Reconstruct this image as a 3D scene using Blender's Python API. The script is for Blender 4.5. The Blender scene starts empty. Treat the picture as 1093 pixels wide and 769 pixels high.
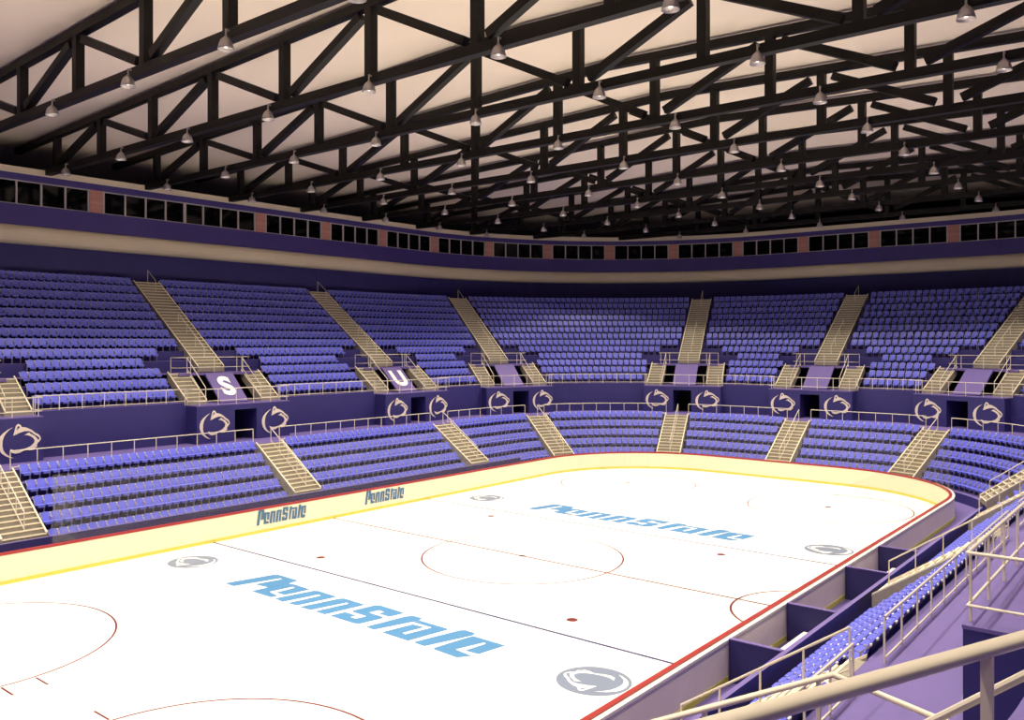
import bpy, bmesh, math, random
from math import pi, sin, cos, asin, atan2, hypot, radians, sqrt
from mathutils import Matrix, Vector
random.seed(4)
SC = bpy.context.scene
COL = SC.collection

# ------------------------------------------------------------------ materials
MATS = {}
def mat(name, col, rough=.6, metal=0, spec=.5, noise=0, nscale=8, emit=None, es=0, bump=0):
    m = bpy.data.materials.new(name); m.use_nodes = True
    nt = m.node_tree; b = nt.nodes['Principled BSDF']
    b.inputs['Roughness'].default_value = rough
    b.inputs['Metallic'].default_value = metal
    b.inputs['Specular IOR Level'].default_value = spec
    b.inputs['Base Color'].default_value = (*col, 1)
    if noise or bump:
        tc = nt.nodes.new('ShaderNodeTexCoord'); n = nt.nodes.new('ShaderNodeTexNoise')
        n.inputs['Scale'].default_value = nscale; n.inputs['Detail'].default_value = 3
        nt.links.new(tc.outputs['Object'], n.inputs['Vector'])
        if noise:
            r = nt.nodes.new('ShaderNodeValToRGB')
            r.color_ramp.elements[0].position = .3; r.color_ramp.elements[1].position = .7
            r.color_ramp.elements[0].color = (*[c*(1-noise) for c in col], 1)
            r.color_ramp.elements[1].color = (*[min(1, c*(1+noise)) for c in col], 1)
            nt.links.new(n.outputs['Fac'], r.inputs['Fac']); nt.links.new(r.outputs['Color'], b.inputs['Base Color'])
        if bump:
            bp = nt.nodes.new('ShaderNodeBump'); bp.inputs['Strength'].default_value = bump
            nt.links.new(n.outputs['Fac'], bp.inputs['Height']); nt.links.new(bp.outputs['Normal'], b.inputs['Normal'])
    if emit:
        b.inputs['Emission Color'].default_value = (*emit, 1); b.inputs['Emission Strength'].default_value = es
    MATS[name] = m
    return m

def brick_mat():
    m = bpy.data.materials.new('brick'); m.use_nodes = True; nt = m.node_tree; b = nt.nodes['Principled BSDF']
    tc = nt.nodes.new('ShaderNodeTexCoord'); mp = nt.nodes.new('ShaderNodeMapping')
    mp.inputs['Rotation'].default_value = (radians(90), 0, 0)
    br = nt.nodes.new('ShaderNodeTexBrick'); br.inputs['Scale'].default_value = 3.2
    br.inputs['Color1'].default_value = (.42, .15, .12, 1); br.inputs['Color2'].default_value = (.55, .25, .2, 1)
    br.inputs['Mortar'].default_value = (.5, .42, .38, 1)
    nt.links.new(tc.outputs['Object'], mp.inputs['Vector']); nt.links.new(mp.outputs['Vector'], br.inputs['Vector'])
    nt.links.new(br.outputs['Color'], b.inputs['Base Color']); b.inputs['Roughness'].default_value = .9
    MATS['brick'] = m; return m

def glass_mat(name, tint, haze, hcol):
    m = bpy.data.materials.new(name); m.use_nodes = True; nt = m.node_tree
    nt.nodes.remove(nt.nodes['Principled BSDF']); out = nt.nodes['Material Output']
    t = nt.nodes.new('ShaderNodeBsdfTransparent'); t.inputs['Color'].default_value = (*tint, 1)
    d = nt.nodes.new('ShaderNodeBsdfDiffuse'); d.inputs['Color'].default_value = (*hcol, 1)
    g = nt.nodes.new('ShaderNodeBsdfGlossy'); g.inputs['Roughness'].default_value = .03
    m1 = nt.nodes.new('ShaderNodeMixShader'); m1.inputs[0].default_value = haze
    m2 = nt.nodes.new('ShaderNodeMixShader'); m2.inputs[0].default_value = .015
    nt.links.new(t.outputs[0], m1.inputs[1]); nt.links.new(d.outputs[0], m1.inputs[2])
    nt.links.new(m1.outputs[0], m2.inputs[1]); nt.links.new(g.outputs[0], m2.inputs[2])
    nt.links.new(m2.outputs[0], out.inputs['Surface'])
    MATS[name] = m; return m

ICE = mat('ice', (.86, .87, .88), .35, noise=.015, nscale=.6)
BOARD = mat('board_cream', (.74, .69, .50), .45, noise=.02, nscale=2)
BOARDOUT = mat('board_outside', (.80, .70, .68), .55, noise=.03, nscale=2)
REDCAP = mat('red_cap', (.30, .013, .011), .4)
WHITE = mat('white_paint', (.85, .82, .74), .45)
YEL = mat('yellow_kick', (.62, .58, .09), .5)
NAVY = mat('navy_wall', (.026, .021, .152), .6, noise=.05, nscale=1.2)
DNAVY = mat('bench_navy', (.024, .019, .115), .6, noise=.05, nscale=1.2)
LAV = mat('lavender_floor', (.135, .098, .32), .65, noise=.04, nscale=.8)
LAVP = mat('lavender_panel', (.13, .092, .32), .6, noise=.03, nscale=1.5)
SEAT = mat('seat_blue', (.125, .142, .70), .38, noise=.04, nscale=4)
SEATR = mat('seat_rear_shade', (.022, .022, .13), .5, noise=.04, nscale=4)  # darkened seat blue, shade of the backrest rear put into the colour
SEATF = mat('seat_frame_grey', (.34, .31, .38), .5, noise=.04, nscale=6)
STEP = mat('stair_concrete', (.30, .268, .222), .8, noise=.09, nscale=5)
NOSE = mat('nosing_cream', (.85, .77, .58), .5, noise=.03, nscale=5)
RAIL = mat('rail_cream', (.72, .65, .54), .35, noise=.03, nscale=5)
STEEL = mat('truss_steel', (.0065, .005, .004), .5, spec=.25, noise=.15, nscale=2)
CEIL = mat('ceiling_cream', (.91, .78, .64), .9, noise=.015, nscale=.3)
CREAM = mat('bulkhead_cream', (.68, .58, .44), .7, noise=.02, nscale=.6)
PURP = mat('fascia_purple', (.05, .034, .20), .6, noise=.04, nscale=.7)
WFR = mat('window_frame', (.46, .42, .42), .45)
VOID = mat('recess_shade', (.012, .010, .02), .9)  # near-black colour stands in for the shade of unlit interiors
NIGHT = mat('night_window', (.002, .002, .003), .05, spec=.22)
OUTER = mat('outer_wall_dark', (.03, .025, .025), .9)
LAMP = mat('lamp_aluminium', (.46, .42, .42), .4, metal=.55)
BULB = mat('lamp_bulb', (1, .95, .85), .4, emit=(1, .86, .66), es=5)
LOGOW = mat('emblem_cream', (.76, .67, .60), .5)
LETW = mat('letter_white', (.95, .95, .97), .4)
IBLUE = mat('ice_paint_blue', (.057, .197, .40), .4)
IGREY = mat('ice_paint_grey', (.165, .205, .30), .4)
IRED = mat('ice_paint_red', (.13, .008, .006), .4)
IBLU2 = mat('ice_paint_line_blue', (.02, .02, .12), .4)
BBLUE = mat('board_lettering_blue', (.045, .13, .24), .4)
brick_mat()
GLASS = glass_mat('rink_glass', (.965, .96, .93), .027, (.8, .76, .6))

# ------------------------------------------------------------------ mesh builder
class MB:
    def __init__(s): s.v = []; s.f = []; s.m = []; s.mats = []
    def mi(s, m):
        if m not in s.mats: s.mats.append(m)
        return s.mats.index(m)
    def poly(s, pts, m):
        n = len(s.v); s.v += [tuple(p) for p in pts]; s.f.append(tuple(range(n, n+len(pts)))); s.m.append(s.mi(m))
    def hexa(s, p, m):
        """8 points: bottom 4 ccw, top 4 ccw"""
        n = len(s.v); s.v += [tuple(q) for q in p]; k = s.mi(m)
        for f in ((3,2,1,0),(4,5,6,7),(0,1,5,4),(1,2,6,5),(2,3,7,6),(3,0,4,7)):
            s.f.append(tuple(n+i for i in f)); s.m.append(k)
    def box(s, x0, x1, y0, y1, z0, z1, m):
        x0,x1=sorted((x0,x1)); y0,y1=sorted((y0,y1)); z0,z1=sorted((z0,z1))
        s.hexa([(x0,y0,z0),(x1,y0,z0),(x1,y1,z0),(x0,y1,z0),(x0,y0,z1),(x1,y0,z1),(x1,y1,z1),(x0,y1,z1)], m)
    def beam(s, p, q, w, h, m, up=(0,0,1)):
        p=Vector(p);q=Vector(q);d=(q-p).normalized();u=Vector(up)
        sd=d.cross(u)
        if sd.length<1e-4: sd=Vector((0,1,0))
        sd.normalize(); u=sd.cross(d).normalized()
        a=sd*w/2; b=u*h/2
        s.hexa([p-a-b,p+a-b,q+a-b,q-a-b,p-a+b,p+a+b,q+a+b,q-a+b], m)
    def tube(s, pts, r, m, n=8, cap=True):
        pts=[Vector(p) for p in pts]; k=s.mi(m); rings=[]
        for i,p in enumerate(pts):
            if i==0: d=(pts[1]-p)
            elif i==len(pts)-1: d=(p-pts[i-1])
            else: d=(pts[i+1]-p).normalized()+(p-pts[i-1]).normalized()
            d.normalize(); u=Vector((0,0,1))
            if abs(d.z)>.95: u=Vector((1,0,0))
            a=d.cross(u).normalized(); b=a.cross(d).normalized()
            sc=1.0
            if 0<i<len(pts)-1:
                c=(pts[i+1]-p).normalized().dot(d); sc=1/max(c,.5)
            n0=len(s.v)
            for j in range(n):
                t=2*pi*j/n; s.v.append(tuple(p+a*cos(t)*r*sc+b*sin(t)*r))
            rings.append(n0)
        for i in range(len(rings)-1):
            for j in range(n):
                j2=(j+1)%n
                s.f.append((rings[i]+j,rings[i]+j2,rings[i+1]+j2,rings[i+1]+j)); s.m.append(k)
        if cap:
            s.f.append(tuple(rings[0]+j for j in range(n))); s.m.append(k)
            s.f.append(tuple(rings[-1]+n-1-j for j in range(n))); s.m.append(k)
    def prism(s, loop, z0, z1, m, m2=None):
        """loop: xy ccw"""
        n=len(loop)
        s.poly([(x,y,z1) for x,y in loop], m); s.poly([(x,y,z0) for x,y in reversed(loop)], m2 or m)
        for i in range(n):
            a=loop[i]; b=loop[(i+1)%n]
            s.poly([(a[0],a[1],z0),(b[0],b[1],z0),(b[0],b[1],z1),(a[0],a[1],z1)], m2 or m)
    def lathe(s, prof, m, n=16, c=(0,0)):
        k=s.mi(m); rings=[]
        for r,z in prof:
            rings.append(len(s.v))
            for j in range(n):
                t=2*pi*j/n; s.v.append((c[0]+r*cos(t),c[1]+r*sin(t),z))
        for i in range(len(rings)-1):
            for j in range(n):
                j2=(j+1)%n
                s.f.append((rings[i]+j,rings[i]+j2,rings[i+1]+j2,rings[i+1]+j)); s.m.append(k)
    def strip(s, A, B, m):
        for i in range(len(A)-1): s.poly([A[i],A[i+1],B[i+1],B[i]], m)
    def mesh(s, name, smooth=False):
        me=bpy.data.meshes.new(name); me.from_pydata(s.v,[],s.f); 
        for m in s.mats: me.materials.append(m)
        me.polygons.foreach_set('material_index', s.m)
        if smooth: me.polygons.foreach_set('use_smooth',[True]*len(me.polygons))
        me.update(); return me
    def build(s, name, parent=None, smooth=False, M=None):
        o=bpy.data.objects.new(name, s.mesh(name,smooth)); COL.objects.link(o)
        if parent is not None: o.parent=parent
        if M is not None: o.matrix_world=M
        return o

def tag(o, label=None, cat=None, group=None, kind=None):
    if label: o['label']=label
    if cat: o['category']=cat
    if group: o['group']=group
    if kind: o['kind']=kind
    return o
def thing(name, label, cat, M=None, group=None):
    o=bpy.data.objects.new(name,None); o.empty_display_size=.2; COL.objects.link(o)
    if M is not None: o.matrix_world=M
    return tag(o,label,cat,group)
def curve_mesh(loops, depth, name, m, M=None):
    """flat plate with holes from closed loops"""
    cu=bpy.data.curves.new(name,'CURVE'); cu.dimensions='2D'; cu.fill_mode='BOTH'; cu.extrude=depth/2
    for lp in loops:
        sp=cu.splines.new('POLY'); sp.points.add(len(lp)-1)
        for i,(x,y) in enumerate(lp): sp.points[i].co=(x,y,0,1)
        sp.use_cyclic_u=True
    t=bpy.data.objects.new('tmp',cu); COL.objects.link(t)
    dg=bpy.context.evaluated_depsgraph_get(); me=bpy.data.meshes.new_from_object(t.evaluated_get(dg))
    bpy.data.objects.remove(t); bpy.data.curves.remove(cu)
    me.name=name; me.materials.clear(); me.materials.append(m)
    if M is not None: me.transform(M)
    return me
def text_mesh(ch, size, off, depth, m, M=None):
    cu=bpy.data.curves.new('txt','FONT'); cu.body=ch; cu.size=size; cu.offset=off; cu.extrude=depth/2; cu.align_x='CENTER'; cu.align_y='CENTER'
    t=bpy.data.objects.new('tmp',cu); COL.objects.link(t)
    dg=bpy.context.evaluated_depsgraph_get(); me=bpy.data.meshes.new_from_object(t.evaluated_get(dg))
    bpy.data.objects.remove(t); bpy.data.curves.remove(cu)
    me.materials.clear(); me.materials.append(m)
    if M is not None: me.transform(M)
    return me

ORD=['first','second','third','fourth','fifth','sixth','seventh','eighth','ninth','tenth','eleventh','twelfth','thirteenth','fourteenth','fifteenth','sixteenth','seventeenth','eighteenth','nineteenth','twentieth','twenty-first','twenty-second','twenty-third','twenty-fourth','twenty-fifth','twenty-sixth','twenty-seventh','twenty-eighth','twenty-ninth','thirtieth','thirty-first','thirty-second','thirty-third','thirty-fourth','thirty-fifth','thirty-sixth','thirty-seventh','thirty-eighth','thirty-ninth','fortieth']
# ------------------------------------------------------------------ plan curves
class RR:
    """rounded rectangle, clockwise seen from above, starting half way... U = arc length at offset 0"""
    def __init__(s, W, E, R):
        s.W,s.E,s.R=W,E,R; s.cx=W-R; s.cy=E-R; q=pi/2*R
        s.seg=[2*s.cy,q,2*s.cx,q,2*s.cy,q,2*s.cx,q]; s.L=sum(s.seg)
        s.st=[sum(s.seg[:i]) for i in range(9)]
    def at(s, U, off=0):
        """point, outward normal"""
        U%=s.L
        i=0
        while U>s.st[i+1]: i+=1
        t=U-s.st[i]; W=s.W+off; E=s.E+off; R=s.R+off; cx,cy=s.cx,s.cy
        if i==0: return (-W,-cy+t),(-1,0)
        if i==2: return (-cx+t,E),(0,1)
        if i==4: return (W,cy-t),(1,0)
        if i==6: return (cx-t,-E),(0,-1)
        a=t/s.R
        c,th={1:((-cx,cy),pi-a),3:((cx,cy),pi/2-a),5:((cx,-cy),-a),7:((-cx,-cy),-pi/2-a)}[i]
        return (c[0]+R*cos(th),c[1]+R*sin(th)),(cos(th),sin(th))
    def onarc(s,U): 
        U%=s.L; i=0
        while U>s.st[i+1]: i+=1
        return i%2==1
    def edge(s, U, off, d):
        """U of the point at tangential distance d from the axis at U, on offset curve"""
        if s.onarc(U): return U+asin(max(-1,min(1,d/(s.R+off))))*s.R
        return U+d
    def pts(s, U0, U1, off, z, n):
        return [(*s.at(U0+(U1-U0)*i/n,off)[0],z) for i in range(n+1)]
BOWL=RR(18.9,33.2,13.5)
RINK=RR(12.97,28.0,8.5)
RING=RR(33.1,50.3,24.0)
s0=BOWL.st
# module axes (outward facing stair axes), U values
MODS=[('W-1',s0[0]+19.7-14.7),('W0',s0[0]+19.7),('W1',s0[0]+19.7+14.5),
      ('NWa',s0[1]+radians(20.8)*13.5),('NWb',s0[1]+radians(71.5)*13.5),
      ('N',s0[2]+5.4),('NEb',s0[3]+radians(18.5)*13.5),('NEa',s0[3]+radians(69.2)*13.5),
      ('E1',s0[4]+5.2),('E0',s0[4]+19.7),('E-1',s0[4]+34.1),('SEa',s0[5]+radians(22.3)*13.5)]
MU=dict(MODS)
SWa=s0[8]-radians(20.8)*13.5-BOWL.L     # virtual boundary before W-1 (negative U)
def frame(U, off=0):
    """matrix: local x outward, local y = left of the outward direction, z up"""
    (x,y),(nx,ny)=BOWL.at(U,off)
    return Matrix(((nx,-ny,0,x),(ny,nx,0,y),(0,0,1,0),(0,0,0,1)))
# local coords: (o,s,z) with s to the right when facing outward  -> (o,-s,z)
def L(o,s,z): return (o,-s,z)
class LB(MB):
    def lbox(s,o0,o1,s0_,s1,z0,z1,m): s.box(o0,o1,-s0_,-s1,z0,z1,m)

# ------------------------------------------------------------------ camera
cam_d=bpy.data.cameras.new('camera'); cam=bpy.data.objects.new('camera',cam_d); COL.objects.link(cam)
CAMP=Vector((23.585,-29.87,9.5)); YAW=.6804; F=914.3
cam.location=CAMP; cam.rotation_euler=(pi/2,0,YAW)
cam_d.sensor_width=36; cam_d.lens=36*F/1093; cam_d.shift_y=(365.6-384.5)/1093; cam_d.clip_end=300; cam_d.clip_start=.05
SC.camera=cam
def project(p):
    X=p[0]-CAMP.x;Y=p[1]-CAMP.y; d=-X*sin(YAW)+Y*cos(YAW); r=X*cos(YAW)+Y*sin(YAW)
    if d<.3: return None
    return 546.5+F*r/d, 365.6+F*(CAMP.z-p[2])/d, d
def visible(p, mx=60, my=40):
    q=project(p)
    return q is not None and -mx<q[0]<1093+mx and -my<q[1]<769+my

# ------------------------------------------------------------------ ice and marks
def rr_loop(C,off,n=24):
    out=[]
    for i in range(8):
        k = n if i%2 else 2
        for j in range(k): out.append(C.at(C.st[i]+C.seg[i]*j/k+1e-6,off)[0])
    return out
b=MB(); lp=rr_loop(RINK,.02); lp=lp[::-1]
b.prism(lp,-.05,0.0,ICE)
ice=tag(b.build('floor_ice'),kind='structure')
b=MB(); b.box(-36,36,-54,54,-.35,-.06,LAV)
tag(b.build('floor'),kind='structure')
# apron floor between boards and stands is the slab top; raise a level lavender ring
b=MB(); n=120
A=[(*RINK.at(RINK.L*i/n,.05)[0],-.001) for i in range(n+1)]; Bp=[(*BOWL.at(BOWL.L*i/n,-3.9)[0],-.001) for i in range(n+1)]
b.strip(A,Bp,LAV); tag(b.build('floor_apron'),kind='structure')

GL={0:[(-6.45,-1.07),(-6.0,.91),(-5.83,1.02),(-4.49,1.0),(-4.44,.49),(-4.65,-.33),(-5.4,-.41),(-5.17,.72),(-5.34,.74),(-5.81,-1.06)],
1:[(-4.43,.49),(-4.18,.57),(-3.13,.52),(-3.29,-.53),(-3.82,-.55),(-3.78,.3),(-3.95,.33),(-4.08,-.64),(-3.39,-.77),(-3.44,-1.03),(-4.7,-1.03),(-4.64,-.33)],
2:[(-3.23,-1.03),(-2.89,.52),(-2.74,.6),(-1.58,.56),(-1.87,-1.04),(-2.38,-1.08),(-2.17,.28),(-2.35,.3),(-2.64,-1.1)],
3:[(-1.67,-1.08),(-1.34,.47),(-1.21,.6),(-.02,.57),(-.29,-1.06),(-.84,-1.06),(-.6,.3),(-.75,.31),(-1.08,-1.07)],
4:[(-.04,-.98),(.06,-.43),(.67,-.44),(.62,-.68),(.91,-.68),(.99,-.27),(.26,-.26),(.13,-.16),(.29,.77),(.46,.86),(1.71,.81),(1.76,.73),(1.65,.18),(1.08,.2),(1.13,.44),(.83,.45),(.76,.05),(1.51,.03),(1.6,-.08),(1.42,-.95),(1.26,-1.04),(.04,-1.04)],
5:[(1.81,-1.01),(2.06,.55),(2.19,.79),(2.66,.79),(2.72,.58),(2.67,.32),(2.24,-1.06)],
6:[(2.69,.31),(2.74,.57),(4.15,.55),(3.88,-1.09),(2.63,-1.06),(2.85,.14),(3.36,.18),(3.2,-.68),(3.37,-.71),(3.58,.31)],
7:[(4.1,-1.06),(4.49,.7),(4.63,.82),(5.07,.8),(5.15,.59),(5.08,.35),(4.63,-1.1)],
8:[(4.96,-1.01),(5.14,.3),(5.2,.56),(6.56,.54),(6.39,-.55),(5.86,-.58),(5.98,.29),(5.86,.32),(5.57,-.69),(6.34,-.79),(6.07,-1.17),(5.06,-1.11)]}
def ccw(lp):
    a=sum(lp[i][0]*lp[(i+1)%len(lp)][1]-lp[(i+1)%len(lp)][0]*lp[i][1] for i in range(len(lp)))
    return lp if a>0 else lp[::-1]
IT=.004
def word(name, mt, M, sx=1, sy=1, th=.004, parent=None, label=None):
    vs=[];fs=[];me0=bpy.data.meshes.new(name); bm=bmesh.new()
    for k,lp in GL.items():
        t=curve_mesh([[(x*sx,y*sy) for x,y in ccw(lp)]],th,'g',mt); bm.from_mesh(t); bpy.data.meshes.remove(t)
    bm.to_mesh(me0); bm.free(); me0.transform(M); me0.materials.append(mt)
    o=bpy.data.objects.new(name,me0); COL.objects.link(o)
    if parent: o.parent=parent
    if label: o['label']=label
    return o
word('ice_lettering',IBLUE,Matrix.Translation((0,-9.7,IT)),parent=ice,label='large light blue slanted lettering on the near half')
word('ice_lettering',IBLUE,Matrix.Translation((-.1,9.75,IT)),parent=ice,label='large light blue slanted lettering on the far half')
def ring_loops(r,w,n=64): return [[(r*cos(2*pi*i/n),r*sin(2*pi*i/n)) for i in range(n)],[((r-w)*cos(2*pi*i/n),(r-w)*sin(2*pi*i/n)) for i in range(n)]]
def paint(name,loops,m,x,y,rot=0,label=None):
    me=curve_mesh(loops,.004,name,m,Matrix.Translation((x,y,IT))@Matrix.Rotation(rot,4,'Z'))
    o=bpy.data.objects.new(name,me); COL.objects.link(o); o.parent=ice
    if label:o['label']=label
    return o
def rect(x0,x1,y0,y1): return [(x0,y0),(x1,y0),(x1,y1),(x0,y1)]
paint('centre_line',[rect(-12.96,12.96,-.06,.06)],IRED,0,0,label='thin red line')
paint('blue_line',[rect(-12.96,12.96,-.06,.06)],IBLU2,0,-7.2,label='thin blue line')
paint('blue_line',[rect(-12.96,12.96,-.06,.06)],IBLU2,0,7.2,label='thin blue line')
paint('centre_circle',ring_loops(4.49,.08),IRED,0,0,label='thin red circle')
paint('goal_line',[rect(-11.7,11.7,-.03,.03)],IRED,0,24.2,label='thin red line')
paint('goal_line',[rect(-11.7,11.7,-.03,.03)],IRED,0,-24.2,label='thin red line')
def disc(r,n=24): return [[(r*cos(2*pi*i/n),r*sin(2*pi*i/n)) for i in range(n)]]
paint('faceoff_spot',disc(.15),IRED,0,0,label='small red spot')
for x in (-6.75,6.75):
    for y in (-5.8,5.8): paint('faceoff_spot',disc(.2),IRED,x,y,label='small red spot')
for x in (-6.7,6.7):
    for y in (-19.95,19.95):
        paint('faceoff_circle',ring_loops(4.52,.07),IRED,x,y,label='thin red circle')
        paint('faceoff_spot',disc(.2),IRED,x,y,label='small red spot')
        for sx in (-1,1):
            for dy in (-.45,.45):
                a,c=sorted((sx*4.55,sx*5.35))
                paint('hash_mark',[rect(a,c,dy-.03,dy+.03)],IRED,x,y,label='short red dash')
# referee crease: half circle at the right boards
n=24; o_=[(12.95-2.85*sin(pi*i/n),2.85*cos(pi*i/n)) for i in range(n+1)]; i_=[(12.95-2.76*sin(pi*i/n),2.76*cos(pi*i/n)) for i in range(n,-1,-1)]
paint('referee_crease',[o_+i_],IRED,0,0,label='thin red half circle')
# ------------------------------------------------------------------ cat emblem outlines (unit: height ~1)
CRES=[(360,165),(290,200),(220,250),(165,310),(138,380),(136,450),(155,520),(190,580),(250,630),(310,660),(375,674),(310,638),(250,588),(215,530),(202,460),(206,380),(225,310),(260,250),(310,200)]
HEAD=[(365,300),(385,240),(395,190),(412,135),(445,108),(480,130),(497,162),(560,172),(620,200),(660,225),(700,262),(760,300),(792,340),(797,380),(772,420),(745,445),(732,478),(742,500),(702,525),(690,555),(610,558),(580,545),(520,562),(470,590),(400,600),(345,582),(330,545),(318,518),(345,528),(370,542),(450,545),(560,525),(640,490),(690,440),(702,400),(682,360),(640,325),(585,302),(540,302),(612,260),(632,280),(700,320),(735,360),(755,395),(775,383),(772,352),(738,322),(695,296),(652,258),(610,235),(540,235),(460,260),(400,290)]
EAR=[(418,205),(434,150),(460,148),(468,172),(448,188),(428,212)]
def emb(lp,k=1/600.): return ccw([((x-467)*k*1.02,-((y-390)+(x-467)*.03)*k*1.02) for x,y in lp])
LION=[emb(CRES),emb(HEAD),emb(EAR)[::-1]]
def scale_loops(ls,k): return [[(x*k,y*k) for x,y in l] for l in ls]
for x,y,nm in ((10.25,-9.75,'right side of the near half'),(10.2,9.7,'right side of the far half'),(-10.45,-9.75,'left side of the near half'),(-10.45,9.75,'left side of the far half')):
    base=[[(1.08*cos(2*pi*i/48),1.02*sin(2*pi*i/48)) for i in range(48)]]
    paint('ice_emblem',base+scale_loops(LION,1.72),IGREY,x,y,pi,label='round grey cat head emblem')

# ------------------------------------------------------------------ boards
boards=thing('dasher_boards','cream hockey rink boards with red cap and yellow kick strip around the ice','boards')
N=160
def sweep(C, prof, m, name, parent=None, U0=0, U1=None, n=N, closed=True, ms=None, caps=False):
    """prof: list of (off,z) open polyline swept; ms material per band"""
    b=MB(); U1=C.L if U1 is None else U1
    R=[C.pts(U0,U1,o,z,n) for o,z in prof]
    for i in range(len(R)-1): b.strip(R[i],R[i+1],(ms[i] if ms else m))
    if caps:
        b.poly([r[0] for r in R],m); b.poly([r[-1] for r in reversed(R)],m)
    return b.build(name,parent)
sweep(RINK,[(0,.12),(0,1.24)],BOARD,'board_panel',boards)['label']='cream inner panels'
sweep(RINK,[(-.015,0),(-.015,.15),(0,.15)],YEL,'kick_strip',boards)['label']='yellow strip'
sweep(RINK,[(-.012,1.15),(-.012,1.25),(.135,1.25),(.135,1.2)],REDCAP,'cap_rail',boards)['label']='red cap'
sweep(RINK,[(.14,1.16),(.14,1.205),(.27,1.205),(.27,1.13)],WHITE,'outer_cap',boards)['label']='white outer cap'
sweep(RINK,[(.24,1.2),(.24,.16)],BOARDOUT,'outer_panel',boards)['label']='pale grey outer panels'
sweep(RINK,[(.245,.17),(.26,.17),(.26,0)],YEL,'outer_kick_strip',boards)['label']='yellow strip'
for yc in (-3.34,3.7):
    M=Matrix(((0,0,1,-12.957),(1,0,0,yc),(0,1,0,.78),(0,0,0,1)))
    word('board_lettering',BBLUE,M,sx=.232,sy=.36,th=.006,parent=boards,label='dark blue slanted lettering')

# ------------------------------------------------------------------ rink glass (left from behind the near left corner, round the far end, to the right side)
glass=thing('safety_glass','clear protective glass standing on the boards around the far part of the rink','glass')
Ur=RINK.st
ga=Ur[0]+19.5-14.46; gb=Ur[4]+19.5+2.88
npan=28
for i in range(npan):
    u0=ga+(gb-ga)*i/npan; u1=ga+(gb-ga)*(i+1)/npan; k=4
    b=MB(); A=RINK.pts(u0,u1,.07,1.25,k); B=RINK.pts(u0,u1,.07,4.08,k)
    b.strip(A,B,GLASS); b.build('glass_pane',glass)
# stub of glass at its start on the left, standing back from the ice
b=MB(); b.poly([(-13.07,-14.46,1.25),(-13.07,-13.5,1.25),(-13.07,-13.5,4.05),(-13.07,-14.46,4.05)],GLASS)
b.build('glass_pane',glass)

# ------------------------------------------------------------------ stands
LT=[(-3.95+.76*i,-3.95+.76*(i+1),.55+.64*i) for i in range(5)]     # off front, off back, tread z
LT[-1]=(LT[-1][0],-.15,LT[-1][2])
ZW=3.65; ZP=5.85; ZL=7.62
b=MB()
prof=[(-4.0,0.0)]; ms=[]
lower_ms=[]
for a,c,z in LT:
    prof+=[(a,z),(c,z)]
prof[1]=(-4.0,.55)
prof+=[(-.15,ZW),(3.6,ZW)]
msl=[]
for i in range(len(prof)-1):
    (o0,z0),(o1,z1)=prof[i],prof[i+1]
    msl.append(NAVY if abs(z1-z0)>.1 else LAV)
sweep(BOWL,prof,LAV,'floor_lower_stand',n=220,ms=msl)['kind']='structure'
# parapets in front of the side stands
for nm,(u0,u1),lab in (('left',(s0[0]+1,s0[0]+38.2),'long dark purple wall in front of the left lower stand'),('right',(s0[4]+1.2,s0[4]+38.5),'long dark purple wall behind the players benches in front of the right lower stand')):
    b=MB(); k=4
    R=[BOWL.pts(u0,u1,o,z,k) for o,z in ((-4.14,0),(-4.14,1.2),(-4.0,1.2),(-4.0,.5))]
    b.strip(R[0],R[1],DNAVY); b.strip(R[1],R[2],LAV); b.strip(R[2],R[3],DNAVY)
    for e in (0,-1): b.poly([r[e] for r in R],DNAVY)
    o=b.build('low_wall'); tag(o,lab,'wall')

# upper tier: 13 rows, rows 0-3 stop at the side stairs of every module
UT=[(3.5+.81*j,3.5+.81*(j+1),6.0+.589*j) for j in range(13)]
HALF_LOW=3.35; 
def seglist():
    U=[('SWa',SWa)]+MODS
    return [(U[i][0],U[i][1],U[i+1][0],U[i+1][1]) for i in range(len(U)-1)]
b=MB()
def bounds(ua,ub,off,h): return BOWL.edge(ua,off,h),BOWL.edge(ub,off,-h)
def tier_half(j): return HALF_LOW if j<3 else 3.9
for na,ua,nb,ub in seglist():
    # front parapet lip on the recessed wall
    prev=None
    for j in range(4):
        a,c,z=UT[j]; h=HALF_LOW+ (.0 if j<3 else .6); k=14
        if j==0: a=3.3
        A0,A1=bounds(ua,ub,a,h); C0,C1=bounds(ua,ub,c,h); zp=ZP if j==0 else UT[j-1][2]
        P0=BOWL.pts(A0,A1,a,zp,k); P1=BOWL.pts(A0,A1,a,z,k); P2=BOWL.pts(C0,C1,c,z,k)
        b.strip(P0,P1,NAVY); b.strip(P1,P2,LAV)
        for e in (0,-1):   # end cheeks down to platform
            b.poly([P1[e],P2[e],(P2[e][0],P2[e][1],ZP),(P1[e][0],P1[e][1],ZP)],NAVY)
rk=220
b2=MB()
for j in range(4,13):
    a,c,z=UT[j]; zp=(ZL-.45) if j==4 else UT[j-1][2]
    P0=BOWL.pts(0,BOWL.L,a,zp,rk); P1=BOWL.pts(0,BOWL.L,a,z,rk); P2=BOWL.pts(0,BOWL.L,c,z,rk)
    b2.strip(P0,P1,NAVY); b2.strip(P1,P2,LAV)
b.v_off=len(b.v)
off=len(b.v); 
b.v+=b2.v; b.f+=[tuple(i+off for i in f) for f in b2.f]
mp=[b.mi(m) for m in b2.mats]; b.m+=[mp[i] for i in b2.m]
tag(b.build('floor_upper_stand'),kind='structure')
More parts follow.
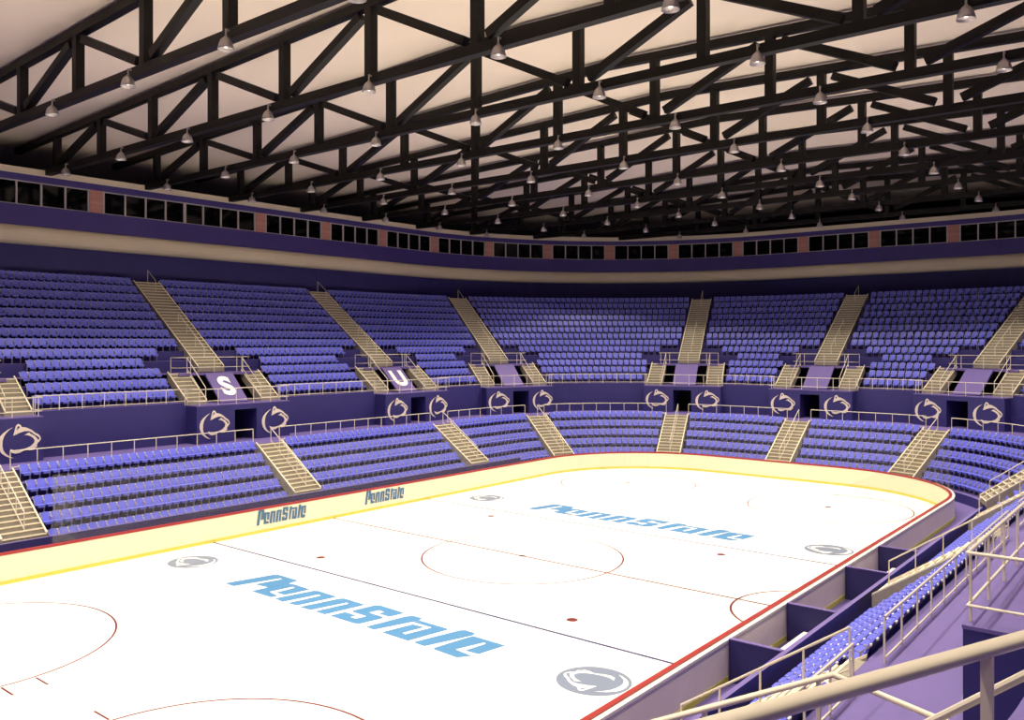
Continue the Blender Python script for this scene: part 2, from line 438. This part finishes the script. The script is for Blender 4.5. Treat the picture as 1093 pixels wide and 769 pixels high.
# concourse wall between modules (recessed) with soffit
b=MB()
for na,ua,nb,ub in seglist():
    k=14; h=3.2
    for (oo,z0,z1,mm) in ((3.3,ZW,ZP,NAVY),):
        A0,A1=bounds(ua,ub,oo,h); b.strip(BOWL.pts(A0,A1,oo,z0,k),BOWL.pts(A0,A1,oo,z1,k),mm)
tag(b.build('wall_concourse'),kind='structure')
# back wall, bulkhead, fascia, windows
def between(C1,o1,z1,C2,o2,z2,m,name,n=200):
    b=MB(); A=[];B=[]
    for i in range(n+1):
        # match by fraction of each piece
        p=8*i/n; q=min(int(p),7); t=p-q
        A.append((*C1.at(C1.st[q]+C1.seg[q]*min(t,.99999)+1e-6,o1)[0],z1)); B.append((*C2.at(C2.st[q]+C2.seg[q]*min(t,.99999)+1e-6,o2)[0],z2))
    b.strip(A,B,m); return b.build(name)
tag(between(BOWL,14.02,13.07,RING,.62,13.07,LAV,'floor_top_gangway'),kind='structure')
tag(sweep(RING,[(.6,13.0),(.6,15.62)],NAVY,'wall_back',n=220),kind='structure')
prof=[(.62,15.60)]+[(.2+.50*cos(t)-.1, 16.15-.55*sin(t)) for t in [radians(x) for x in (60,75,90)]]
prof=[(.62,15.6),(.15,15.6),(-.1,15.64),(-.25,15.75),(-.34,15.92),(-.36,16.1),(-.34,16.35),(-.25,16.55),(-.1,16.68),(.02,16.72)]
o=sweep(RING,prof,CREAM,'trim_1',n=220); o['kind']='structure'; o.data.polygons.foreach_set('use_smooth',[True]*len(o.data.polygons))
tag(sweep(RING,[(.0,16.7),(0,18.0),(.35,18.0)],PURP,'wall_fascia',n=220),kind='structure')
tag(sweep(RING,[(.35,19.5),(0,19.5),(0,19.88),(-.04,19.9)],PURP,'trim_2',n=220),kind='structure')
tag(sweep(RING,[(-.04,19.9),(-.04,20.3),(.4,20.3)],CREAM,'trim_3',n=220,ms=[CREAM,CREAM]),kind='structure')
tag(sweep(RING,[(.4,20.3),(.4,19.4)],OUTER,'wall_plate',n=220),kind='structure')

# windows between brick piers. pier centres by arc length
def ringU_left(y): return RING.st[0]+RING.cy+y
# bays: pier every ~6.25 m along the ring (measured), starting at y=-3.26 on the left side
pier_u=[ringU_left(-3.26-12.65),ringU_left(-3.26)]
u=ringU_left(9.35); 
seq=[9.35,15.7,22.0]
for y in seq: pier_u.append(ringU_left(y))
while pier_u[-1]<RING.st[4]+8: pier_u.append(pier_u[-1]+6.45)
wi=0; pv=0
for k_,u in enumerate(pier_u):
    (x,y),(nx,ny)=RING.at(u,0); M=Matrix(((nx,-ny,0,x),(ny,nx,0,y),(0,0,1,0),(0,0,0,1)))
    q=project((x,y,18.8))
    if not(q and -20<q[0]<1113): continue
    b=MB(); b.box(.03,.30,-.42,.42,18.005,19.495,MATS['brick'])
    o=b.build('brick_pier',M=M)
    tag(o,'red brick pier, %s from the left in the window band under the roof'%ORD[pv],'pillar','brick piers in the window band'); pv+=1
for k_ in range(len(pier_u)-1):
    u0=pier_u[k_]+.5; u1=pier_u[k_+1]-.5; wi+=1
    w=thing('window_%d'%wi,None,None); w['kind']='structure'
    np_=8 if u1-u0>9 else 4
    b=MB()
    def pt(u,o,z): return (*RING.at(u,o)[0],z)
    nn=16
    for z0,z1 in ((18.0,18.06),(19.43,19.5)):
        A=RING.pts(u0-.08,u1+.08,.06,z0,nn);B=RING.pts(u0-.08,u1+.08,.06,z1,nn);C=RING.pts(u0-.08,u1+.08,.2,z1,nn);D=RING.pts(u0-.08,u1+.08,.2,z0,nn)
        b.strip(A,B,WFR); b.strip(B,C,WFR); b.strip(D,A,WFR)
    for i in range(np_+1):
        uu=u0+(u1-u0)*i/np_; (x,y),(nx,ny)=RING.at(uu,.1); hw=.05 if not(np_==8 and i==4) else .1
        if i in(0,np_): hw=.05
        t=(-ny*hw,nx*hw)
        b.hexa([(x-t[0]-nx*.06,y-t[1]-ny*.06,18.0),(x+t[0]-nx*.06,y+t[1]-ny*.06,18.0),(x+t[0]+nx*.06,y+t[1]+ny*.06,18.0),(x-t[0]+nx*.06,y-t[1]+ny*.06,18.0),
                (x-t[0]-nx*.06,y-t[1]-ny*.06,19.5),(x+t[0]-nx*.06,y+t[1]-ny*.06,19.5),(x+t[0]+nx*.06,y+t[1]+ny*.06,19.5),(x-t[0]+nx*.06,y-t[1]+ny*.06,19.5)],WFR)
    b.build('window_frame',w)
    for i in range(np_):
        a=u0+(u1-u0)*i/np_; c=u0+(u1-u0)*(i+1)/np_
        b=MB(); b.poly([pt(a,.14,18.03),pt(c,.14,18.03),pt(c,.14,19.47),pt(a,.14,19.47)],NIGHT); b.build('pane',w)
tag(sweep(RING,[(.36,17.9),(.36,19.6)],OUTER,'wall_behind_windows',n=220),kind='structure')
# roof
b=MB()
def zr(x): return 23.78-.033*abs(x)
for x0,x1 in ((-47,0),(0,47)):
    b.poly([(x0,-64,zr(x0)),(x1,-64,zr(x1)),(x1,64,zr(x1)),(x0,64,zr(x0))],CEIL)
    b.poly([(x0,-64,zr(x0)+.3),(x0,64,zr(x0)+.3),(x1,64,zr(x1)+.3),(x1,-64,zr(x1)+.3)],OUTER)
tag(b.build('ceiling'),kind='structure')
b=MB()
for (x0,y0),(x1,y1) in (((-47,-64),(-47,64)),((-47,64),(47,64)),((47,64),(47,-64)),((47,-64),(-47,-64))):
    b.poly([(x0,y0,12.9),(x1,y1,12.9),(x1,y1,24.2),(x0,y0,24.2)],OUTER)
b.poly([(-47,-64,12.9),(47,-64,12.9),(47,-50.9,12.9),(-47,-50.9,12.9)],OUTER)
tag(b.build('wall_outer'),kind='structure')

# ------------------------------------------------------------------ trusses and lamps
NX=[-31.8+5.78*k for k in range(12)]
LX=[-36.65+6.81*k for k in range(12)]
tY=[-6.3+6.5*k for k in range(-1,9)]
def half(Y):
    Y=abs(Y)
    if Y<RING.cy: return 33.25
    d=50.4-RING.E+RING.R
    q=RING.R**2-(Y-RING.cy)**2
    return RING.cx+sqrt(max(q,0))+.1
ordw=['nearest','second','third','fourth','fifth','sixth','seventh','eighth','ninth','tenth','eleventh','twelfth']
lamp_parts=None
def mk_lamp_meshes():
    s_=MB(); s_.lathe([(.0,.05),(.05,.05),(.075,0),(.12,-.03),(.19,-.11),(.235,-.22),(.265,-.33),(.285,-.42),(.272,-.42),(.25,-.32),(.22,-.22),(.17,-.12),(.05,-.05)],LAMP,20)
    st=MB(); st.tube([(0,0,.04),(0,0,.30)],.035,LAMP,8); st.box(-.03,.03,-.02,.2,.24,.30,LAMP)
    bu=MB(); bu.lathe([(0,-.06),(.04,-.08),(.08,-.17),(.1,-.24),(.08,-.31),(.04,-.345),(0,-.355)],BULB,12)
    return s_.mesh('lamp_shade',True),st.mesh('stem'),bu.mesh('bulb',True)
LM=mk_lamp_meshes()
for k,Y in enumerate(tY):
    hw=half(Y)
    T=thing('roof_truss','black steel roof truss spanning the hall, %s from the front'%ordw[k],'truss',Matrix.Translation((0,Y,20)),'roof trusses')
    b=MB(); b.box(-hw,hw,-.19,.19,0,.38,STEEL); b.build('bottom_chord',T)
    b=MB(); e=hw+4.5
    for sx in (-1,1):
        b.beam((0,0,3.43),(sx*e,0,3.43-.033*e),.38,.38,STEEL)
    b.build('top_chord',T)
    def zt(x): return 3.43-.033*abs(x)
    for i,x in enumerate(NX):
        if abs(x)>hw-.2: continue
        b=MB(); b.box(x-.19,x+.19,-.19,.19,.36,zt(x)-.17,STEEL); b.build('vertical_strut',T)
    for i in range(-1,len(NX)):
        x0=NX[0]+5.78*i; x1=x0+5.78
        if x0<-hw-1 or x1>hw+1: continue
        b=MB()
        if i%2==0: p=(x0+.55,0,.62); q=(x1-.55,0,zt(x1)-.42)
        else: p=(x0+.55,0,zt(x0)-.42); q=(x1-.55,0,.62)
        b.beam(p,q,.34,.36,STEEL); b.build('diagonal_strut',T)
    # lamps
    li=0
    xs=[x for x in [-29.9+6.81*q for q in range(10)] if abs(x)<hw-1.0]
    for x in xs:
        pos=(x,Y-.32,20.02)
        if not visible(pos,120,120): continue
        li+=1
        r=bpy.data.objects.new('pendant_lamp',None); COL.objects.link(r); r.location=pos; r.empty_display_size=.2
        tag(r,'grey bell lamp, %s from the left on the %s roof truss'%(ORD[li-1],ordw[k]),'lamp','bell lamps on the trusses')
        for nm,me in zip(('lamp_shade','stem','bulb'),LM):
            c=bpy.data.objects.new(nm,me); COL.objects.link(c); c.parent=r

# ------------------------------------------------------------------ railings
RR_=.024
def railing(name,label,segs,group=None,zoff=(.85,.1),post=1.14,r=RR_,closed_ends=True,cat='railing'):
    """segs: polyline of base points (x,y,z) ; makes posts on it and two rails"""
    T=thing(name,label,cat,None,group)
    P=[Vector(p) for p in segs]
    for kz,zo in enumerate(zoff):
        b=MB(); b.tube([p+Vector((0,0,zo)) for p in P],r if kz==0 else r*.8,RAIL,14,cap=False); b.build('top_rail' if kz==0 else 'lower_rail',T,smooth=True)
    d=[0]
    for i in range(1,len(P)): d.append(d[-1]+(P[i]-P[i-1]).length)
    tot=d[-1]; n=max(1,round(tot/post))
    for i in range(n+1):
        t=tot*i/n; j=0
        while j<len(P)-2 and d[j+1]<t: j+=1
        f=(t-d[j])/max(d[j+1]-d[j],1e-6); p=P[j].lerp(P[j+1],min(1,f))
        b=MB(); b.box(p.x-.016,p.x+.016,p.y-.016,p.y+.016,p.z,p.z+zoff[0],RAIL); b.build('post',T)
    return T
NAMES={'SWa':'the near left corner','W-1':'the stairway at the left edge','W0':'the stairway with the white S','W1':'the stairway with the white U','NWa':'the stairway in the far left corner','NWb':'the stairway left of the middle of the far end',
 'N':'the middle stairway of the far end','NEb':'the stairway at the right of the far end','NEa':'the stairway in the far right corner','E1':'the far stairway on the right','E0':'the middle stairway on the right','E-1':'the near stairway on the right','SEa':'the near right corner'}
SHORT={'SWa':'near left corner','W-1':'left edge','W0':'white S','W1':'white U','NWa':'far left corner','NWb':'far end left','N':'far end middle','NEb':'far end right','NEa':'far right corner','E1':'far right side','E0':'middle right side','E-1':'near right side','SEa':'near right corner'}
PAIR={}
for na,ua,nb,ub in seglist():
    A0,A1=bounds(ua,ub,.15,.9)
    k=max(2,int((A1-A0)/1.1)); pts=BOWL.pts(A0,A1,.15,ZW,k)
    if any(visible(p) for p in pts):
        railing('walkway_railing','cream lower railing from the %s stairs to the %s stairs'%(SHORT[na],SHORT[nb]),pts,'railings behind the lower seats')
    h=3.2
    A0,A1=bounds(ua,ub,3.36,3.27); pts=BOWL.pts(A0,A1,3.36,ZP,k)
    if any(visible(p) for p in pts) and nb!='SEa':
        railing('balcony_railing','cream upper railing from the %s stairs to the %s stairs'%(SHORT[na],SHORT[nb]),pts,'railings before the upper seats',zoff=(.93,.25),post=1.2)

# ------------------------------------------------------------------ modules: portal block, stairs, landing
def stairs(name,label,M,o0,z0,o1,z1,s0_,s1,n,group,steplabel=False,base=None,hand=None,top_post=None):
    """solid flight rising outward from (o0,z0) to (o1,z1)"""
    T=thing(name,label,'stairs',M,group)
    do=(o1-o0)/n; dz=(z1-z0)/n
    for i in range(n):
        b=LB(); oa=o0+do*i; z=z0+dz*(i+1)
        b.lbox(oa,oa+do+.02,s0_+.05,s1-.05,z-dz-.10,z-.001,STEP)
        b.lbox(oa-.02,oa+.035,s0_+.04,s1-.04,z-.035,z+.008,NOSE)
        b.build('step',T)
    for sa,sb in ((s0_,s0_+.06),(s1-.06,s1)):
        b=LB()
        for (q,mt,za,zb) in ((0,STEP,-.42,.02),(1,NOSE,.02,.075)):
            p=[L(o0,sa,z0+za),L(o0,sb,z0+za),L(o1,sb,z1+za),L(o1,sa,z1+za),L(o0,sa,z0+zb+dz),L(o0,sb,z0+zb+dz),L(o1,sb,z1+zb+dz*.3),L(o1,sa,z1+zb+dz*.3)]
            if q: p[:4]=[L(o0,sa,z0+.02+dz),L(o0,sb,z0+.02+dz),L(o1,sb,z1+.02+dz*.3),L(o1,sa,z1+.02+dz*.3)]
            b.hexa([p[0],p[1],p[2],p[3],p[4],p[5],p[6],p[7]],mt)
        b.build('stringer',T)
    return T
def handrail(par,pts,zoff=.85,post=1.1,lower=.12):
    T=bpy.data.objects.new('handrail',None); COL.objects.link(T); T.parent=par
    P=[Vector(L(*p)) for p in pts]
    b=MB(); b.tube([p+Vector((0,0,zoff)) for p in P],RR_,RAIL,8); b.build('top_rail',T)
    if lower is not None:
        b=MB(); b.tube([p+Vector((0,0,lower)) for p in P],RR_*.75,RAIL,8); b.build('lower_rail',T)
    tot=sum((P[i+1]-P[i]).length for i in range(len(P)-1)); n=max(1,round(tot/post))
    for i in range(n+1):
        t=tot*i/n; j=0; acc=0
        while j<len(P)-2 and acc+(P[j+1]-P[j]).length<t: acc+=(P[j+1]-P[j]).length; j+=1
        p=P[j].lerp(P[j+1],min(1,(t-acc)/(P[j+1]-P[j]).length))
        b=MB(); b.box(p.x-.016,p.x+.016,p.y-.016,p.y+.016,p.z,p.z+zoff,RAIL); b.build('post',T)
    return T

BF=2.25   # front of the portal block (offset), recess at 3.3
for mi,(nm,U) in enumerate(MODS):
    M=frame(U); loc=NAMES[nm]; short=SHORT[nm]; BEL='below the '+short if 'white' in short else short; SH='the '+short if 'white' in short else short
    # --- portal block with doorway (structure)
    d0,d1=-.72,.78; zd=5.5; B_=LB(); H=3.2
    # front wall in three pieces around the door
    B_.lbox(BF,BF+.2,-H,d0,ZW,ZP-.04,NAVY); B_.lbox(BF,BF+.2,d1,H,ZW,ZP-.04,NAVY); B_.lbox(BF,BF+.2,d0,d1,zd,ZP-.04,NAVY)
    # side cheeks
    B_.lbox(BF+.2,3.45,-H,-H+.15,ZW,ZP-.04,NAVY); B_.lbox(BF+.2,3.45,H-.15,H,ZW,ZP-.04,NAVY)
    # platform slab
    B_.lbox(BF-.01,3.3,-H-.01,H+.01,ZP-.05,ZP,LAV); B_.lbox(3.3,5.3,-HALF_LOW,HALF_LOW,ZP-.05,ZP,LAV)
    # door reveals / corridor
    B_.lbox(BF+.2,5.4,d0-.1,d0,ZW,zd,NAVY); B_.lbox(BF+.2,5.4,d1,d1+.1,ZW,zd,NAVY); B_.lbox(BF+.2,5.4,d0,d1,zd,zd+.1,NAVY)
    B_.lbox(5.4,5.5,d0-.1,d1+.1,ZW,zd+.1,VOID)  # corridor end, darkness painted in
    o=B_.build('wall_portal_%d'%(mi+1),M=M); o['kind']='structure'
    # back of recess under the landing, its shade painted near-black
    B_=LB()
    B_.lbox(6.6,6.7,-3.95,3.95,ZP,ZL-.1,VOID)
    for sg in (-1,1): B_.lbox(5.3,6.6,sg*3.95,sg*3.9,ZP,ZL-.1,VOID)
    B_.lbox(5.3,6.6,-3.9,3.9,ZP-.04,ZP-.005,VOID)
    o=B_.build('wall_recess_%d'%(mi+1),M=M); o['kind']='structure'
    # landing slab
    B_=LB(); B_.lbox(5.15,6.76,-2.6,2.6,ZL-.14,ZL,LAV)
    for sg in (-1,1): B_.lbox(5.57,6.76,sg*2.6,sg*3.9,ZL-.05,ZL,LAV)
    o=B_.build('floor_landing_%d'%(mi+1),M=M); o['kind']='structure'
    # sloped panel
    if nm not in ('SEa',) or True:
        T=thing('sloped_panel','lavender sloping panel of %s'%loc,'panel',M,'sloping panels below the landings')
        if nm=='W0': T['label']='lavender sloping panel carrying a white letter S'
        if nm=='W1': T['label']='lavender sloping panel carrying a white letter U'
        B_=LB(); B_.hexa([L(3.42,-.95,ZP+.01),L(3.42,.95,ZP+.01),L(5.16,.95,ZL-.12),L(5.16,-.95,ZL-.12),L(3.36,-.95,ZP+.06),L(3.36,.95,ZP+.06),L(5.1,.95,ZL-.02),L(5.1,-.95,ZL-.02)],LAVP)
        B_.build('panel_board',T)
        if nm in ('W0','W1'):
            # letter plane: x right = -y local, y up the slope
            a=atan2(ZL-.08-ZP,1.74); c=((3.36+5.1)/2,0,(ZP+.06+ZL-.02)/2)
            Mx=Matrix(((0,cos(a),-sin(a),c[0]-.02),(-1,0,0,0),(0,sin(a),cos(a),c[2]+.02),(0,0,0,1)))
            me=text_mesh('S' if nm=='W0' else 'U',2.05,.085,.03,LETW,Mx@Matrix.Diagonal((.92,1,1,1)))
            lo=bpy.data.objects.new('letter',me); COL.objects.link(lo); lo.parent=T; lo['label']='white bold letter'
    # emblems
    for sg,sn in ((-1,'left'),(1,'right')):
        s_=2.08*sg+.03; Mx=Matrix(((0,0,-1,BF-.02),(-1,0,0,-s_),(0,1,0,4.72),(0,0,0,1)))
        me=curve_mesh(scale_loops(LION,1.72),.03,'emblem',LOGOW,Mx)
        o=bpy.data.objects.new('wall_emblem',me); COL.objects.link(o); o.matrix_world=M
        tag(o,'cream cat head emblem on the wall, %s of the doorway at %s'%(sn,short if 'corner' in short or 'side' in short or 'end' in short or 'edge' in short else 'the '+short),'emblem','cat head emblems on the concourse wall')
    vis=[visible(M@Vector(L(o_,0,z_)),150,120) for o_,z_ in ((-3,1.5),(0,4),(2.2,6),(6,8),(13,13))]
    # lower aisle stairs
    if any(vis[:2]) or nm=='SEa':
        o0=-3.72;z0=1.08;n=13
        if nm in('NWa','NWb','N','NEb','NEa'): o0=-4.2; z0=.70; n=14
        T=stairs('lower_stairway','cream edged concrete stairs through the lower seats, %s'%BEL,M,o0,z0,-.15,3.63,-.92,.92,n,'lower stairways')
        handrail(T,[(o0+.3,.1,z0+.35),(-.15,.1,3.66)])
    if any(vis[2:4]) or nm=='SEa':
        for sg,sn in ((-1,'left'),(1,'right')):
            sa,sb=sorted((sg*1.85,sg*3.15))
            T=stairs('side_stairway','short concrete side stairs %s of the sloping panel, %s'%(sn,short),M,3.38,ZP,5.54,ZL,sa,sb,8,'short side stairs beside the panels')
            handrail(T,[(3.45,sg*1.9,ZP+.05),(5.5,sg*1.9,ZL)],zoff=.93,post=2.2,lower=.3)
        pts=[M@Vector(L(o_,s_,ZL)) for o_,s_ in ((6.3,-2.5),(5.6,-2.5),(5.6,2.5),(6.3,2.5))]
        railing('landing_railing','cream railing on the upper landing, %s'%short,pts,'railings on the upper landings',zoff=(.95,.33),post=1.7,r=.025)
        pts=[M@Vector(L(o_,s_,ZP)) for o_,s_ in ((3.33,-3.16),(BF+.05,-3.16),(BF+.05,3.16),(3.33,3.16))]
        railing('platform_railing','cream railing on the platform above the doorway, %s'%short,pts,'railings on the platforms above the doorways',zoff=(.93,.25),post=1.25)
    if any(vis[3:]):
        T=stairs('upper_stairway','long concrete stairs up through the upper seats, %s'%short,M,5.95,7.76,13.95,13.59,-.92,.92,28,'upper stairways')
        handrail(T,[(6.9,.1,8.3),(10.0,.1,10.55)],post=1.3)
        handrail(T,[(12.9,.1,12.7),(13.95,.1,13.45)],zoff=1.0,post=1.3)

# ------------------------------------------------------------------ players benches on the right side
for yw,lab in ((-7.4,'nearest'),(-3.15,'second'),(2.55,'third'),(6.65,'farthest')):
    b=MB(); b.box(13.24,14.80,yw-.06,yw+.06,0,1.19,DNAVY); b.box(13.24,14.76,yw-.07,yw+.07,1.19,1.22,LAV)
    tag(b.build('bench_divider'),'dark purple partition beside the players bench, %s of four along the right boards'%lab,'partition','partitions of the players benches')
for y0,y1,lab in ((-7.15,-3.35,'nearer'),(2.8,6.4,'farther')):
    T=thing('players_bench','long white players bench behind the right boards, the %s of two'%lab,'bench',Matrix.Translation((13.98,(y0+y1)/2,0)))
    hl=(y1-y0)/2
    b=MB(); b.box(-.14,.14,-hl,hl,.42,.46,WHITE); b.build('seat_board',T)
    for yy in (-hl+.4,0,hl-.4):
        b=MB(); b.box(-.1,.1,yy-.03,yy+.03,0,.42,WHITE); b.build('leg',T)

# ------------------------------------------------------------------ seats
# local frame: x outward (back of seat), y left, origin on tread at seat centre
SW=.40
def seat_meshes():
    bk=MB()
    prof=[(-.195,0),(.195,0),(.205,.12),(.2,.26),(.17,.345),(.11,.385),(0,.395),(-.11,.385),(-.17,.345),(-.2,.26),(-.205,.12)]
    M=Matrix.Translation((.06,0,.40))@Matrix.Rotation(radians(18),4,'Y')@Matrix.Diagonal((1,1,1.04,1))
    f=[M@Vector((-.02,y,z)) for y,z in prof]; g=[M@Vector((.025,y*.97,z*.985)) for y,z in prof]
    bk.poly(f[::-1],SEAT); bk.poly(g,SEATR)  # rear face takes the painted shade colour
    for i in range(len(prof)):
        j=(i+1)%len(prof); bk.poly([f[i],f[j],g[j],g[i]],SEAT)
    pn=MB(); lp=[(-.28,-.15),(-.24,-.19),(.09,-.2),(.09,.2),(-.24,.19),(-.28,.15)]
    pn.prism(lp,.375,.41,SEAT)
    pn.box(-.27,-.24,-.15,.15,.30,.375,SEAT)
    fr=[]
    for sy in (-1,1):
        q=MB(); y=sy*.2
        q.box(-.01,.03,y-.011,y+.011,0,.56,SEATF)
        q.box(-.06,.05,y-.012,y+.012,.54,.565,SEATF)
        q.box(.18,.215,y-.03 if sy>0 else y-.012,y+.012 if sy>0 else y+.03,.71,.75,WHITE)
        q.hexa([(-.01,y-.011,.55),(.03,y-.011,.55),(.03,y+.011,.55),(-.01,y+.011,.55),(.17,y-.007,.70),(.2,y-.007,.70),(.2,y+.007,.70),(.17,y+.007,.70)],SEATF)
        fr.append(q)
    return bk,pn,fr
BK,PN,FR=seat_meshes()
bk_me=BK.mesh('backrest'); pn_me=PN.mesh('seat_pan'); fr_me=[q.mesh('side_frame') for q in FR]
cands=[]
def row_seats(ua,ub,off_f,off_b,z,h,pitch,key,row):
    so=off_b-.22
    A0,A1=bounds(ua,ub,so,h)
    # length at this offset
    n=60; P=[BOWL.at(A0+(A1-A0)*i/n,so)[0] for i in range(n+1)]
    d=[0]
    for i in range(n): d.append(d[-1]+hypot(P[i+1][0]-P[i][0],P[i+1][1]-P[i][1]))
    cnt=int(d[-1]/pitch); st=(d[-1]-cnt*pitch)/2
    for c in range(cnt):
        t=st+(c+.5)*pitch; j=0
        while j<n-1 and d[j+1]<t: j+=1
        U=A0+(A1-A0)*(j+(t-d[j])/(d[j+1]-d[j]))/n
        (x,y),(nx,ny)=BOWL.at(U,so)
        q=project((x,y,z+.5))
        if q is None or not(-70<q[0]<1163 and -60<q[1]<825): continue
        cands.append((q[2],x,y,z,nx,ny,key,row,c,cnt, 0<=q[0]<=1093 and 0<=q[1]<=769))
for na,ua,nb,ub in seglist():
    far_=nb in('NWb','N','NEb','NEa') or na=='NEa'
    for i,(a,c,z) in enumerate(LT): row_seats(ua,ub,a,c,z,.98,.47 if far_ else .43,('L',na,nb),i)
    for j,(a,c,z) in enumerate(UT):
        h=HALF_LOW+.05 if j<3 else (3.95 if j==3 else (1.0 if j>4 else 1.1))
        if j==4: h=2.65
        row_seats(ua,ub,a,c,z,h,.52 if far_ else .43,('U',na,nb),j)
cands.sort(key=lambda t:t[0])
def hidden(c):   # seats on the right behind the camera line are not in the picture
    return not c[10]
ind=[c for c in cands if c[10]][:300]
ids=set(id(c) for c in ind)
proto=None
for c in ind:
    _,x,y,z,nx,ny,key,row,cc,cnt,_v=c
    r=bpy.data.objects.new('stadium_seat',None); COL.objects.link(r); r.empty_display_size=.1
    r.location=(x,y,z); r.rotation_euler=(0,0,atan2(ny,nx))
    # cc counts clockwise (north to south on the right side): distance from the southern stairway
    fromS=cnt-1-cc
    zone={('E-1','SEa'):('before the near stairway',cc),('E0','E-1'):('beyond the near stairway',fromS),('E1','E0'):('beyond the middle stairway',fromS),('NEa','E1'):('beyond the far stairway',fromS)}.get(key[1:],('right of the %s stairs'%SHORT[key[1]],cc))
    tier=('right lower stand' if key[1] in('E-1','E0','E1') else 'lower stand') if key[0]=='L' else 'upper stand'
    tag(r,'blue seat, %s row up, %s seat %s, %s'%(ORD[row],ORD[min(zone[1],39)],zone[0],tier),'seat','blue seats of the %s'%tier)
    for nm,me in (('backrest',bk_me),('seat_pan',pn_me),('side_frame',fr_me[0]),('side_frame',fr_me[1])):
        o=bpy.data.objects.new(nm,me); COL.objects.link(o); o.parent=r
# the rest of the seats as one object
allv=[];allf=[];allm=[]
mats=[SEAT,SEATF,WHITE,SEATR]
src=[]
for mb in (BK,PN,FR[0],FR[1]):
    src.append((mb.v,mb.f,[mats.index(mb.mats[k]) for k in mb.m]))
sv=[];sf=[];sm=[]
for v,f,m in src:
    o=len(sv); sv+=v; sf+=[tuple(i+o for i in q) for q in f]; sm+=m
for c in cands:
    if id(c) in ids: continue
    _,x,y,z,nx,ny,*_r=c
    o=len(allv)
    allv+=[(x+nx*a-ny*b_,y+ny*a+nx*b_,z+e) for a,b_,e in sv]
    allf+=[tuple(i+o for i in q) for q in sf]; allm+=sm
me=bpy.data.meshes.new('more_stadium_seats'); me.from_pydata(allv,[],allf)
for m in mats: me.materials.append(m)
me.polygons.foreach_set('material_index',allm); me.update()
o=bpy.data.objects.new('more_stadium_seats',me); COL.objects.link(o)
tag(o,'rows upon rows of blue stadium seats filling the left and far stands','seats',kind='stuff')
print('seats',len(cands),'objects',len(bpy.data.objects))

# ------------------------------------------------------------------ light: lamps over the rink
def spot(x,y,z,e,ang,blend=.4,col=(1,.88,.70),r=.22):
    l=bpy.data.lights.new('lamp_light','SPOT'); l.energy=e; l.spot_size=radians(ang); l.spot_blend=blend; l.color=col; l.shadow_soft_size=r
    o=bpy.data.objects.new('lamp_light',l); COL.objects.link(o); o.location=(x,y,z); return o
for Y in [-6.3+6.5*k for k in range(-4,7)]:
    for x in [-29.9+6.81*q for q in range(10)]:
        if abs(x)<20: spot(x,Y-.32,19.6,2350,106,.3)
        elif abs(x)<27: spot(x,Y-.32,19.6,750,84,.6)
w=bpy.data.worlds.new('world'); SC.world=w; w.use_nodes=True; w.node_tree.nodes['Background'].inputs[0].default_value=(.01,.01,.015,1); w.node_tree.nodes['Background'].inputs[1].default_value=.2
SC.view_settings.view_transform='Standard'; SC.view_settings.look='None'; SC.view_settings.gamma=1; SC.view_settings.use_curve_mapping=False
SC.view_settings.exposure=0
SC.cycles.max_bounces=8; SC.cycles.diffuse_bounces=5; SC.cycles.transparent_max_bounces=12
SC.cycles.sample_clamp_indirect=6
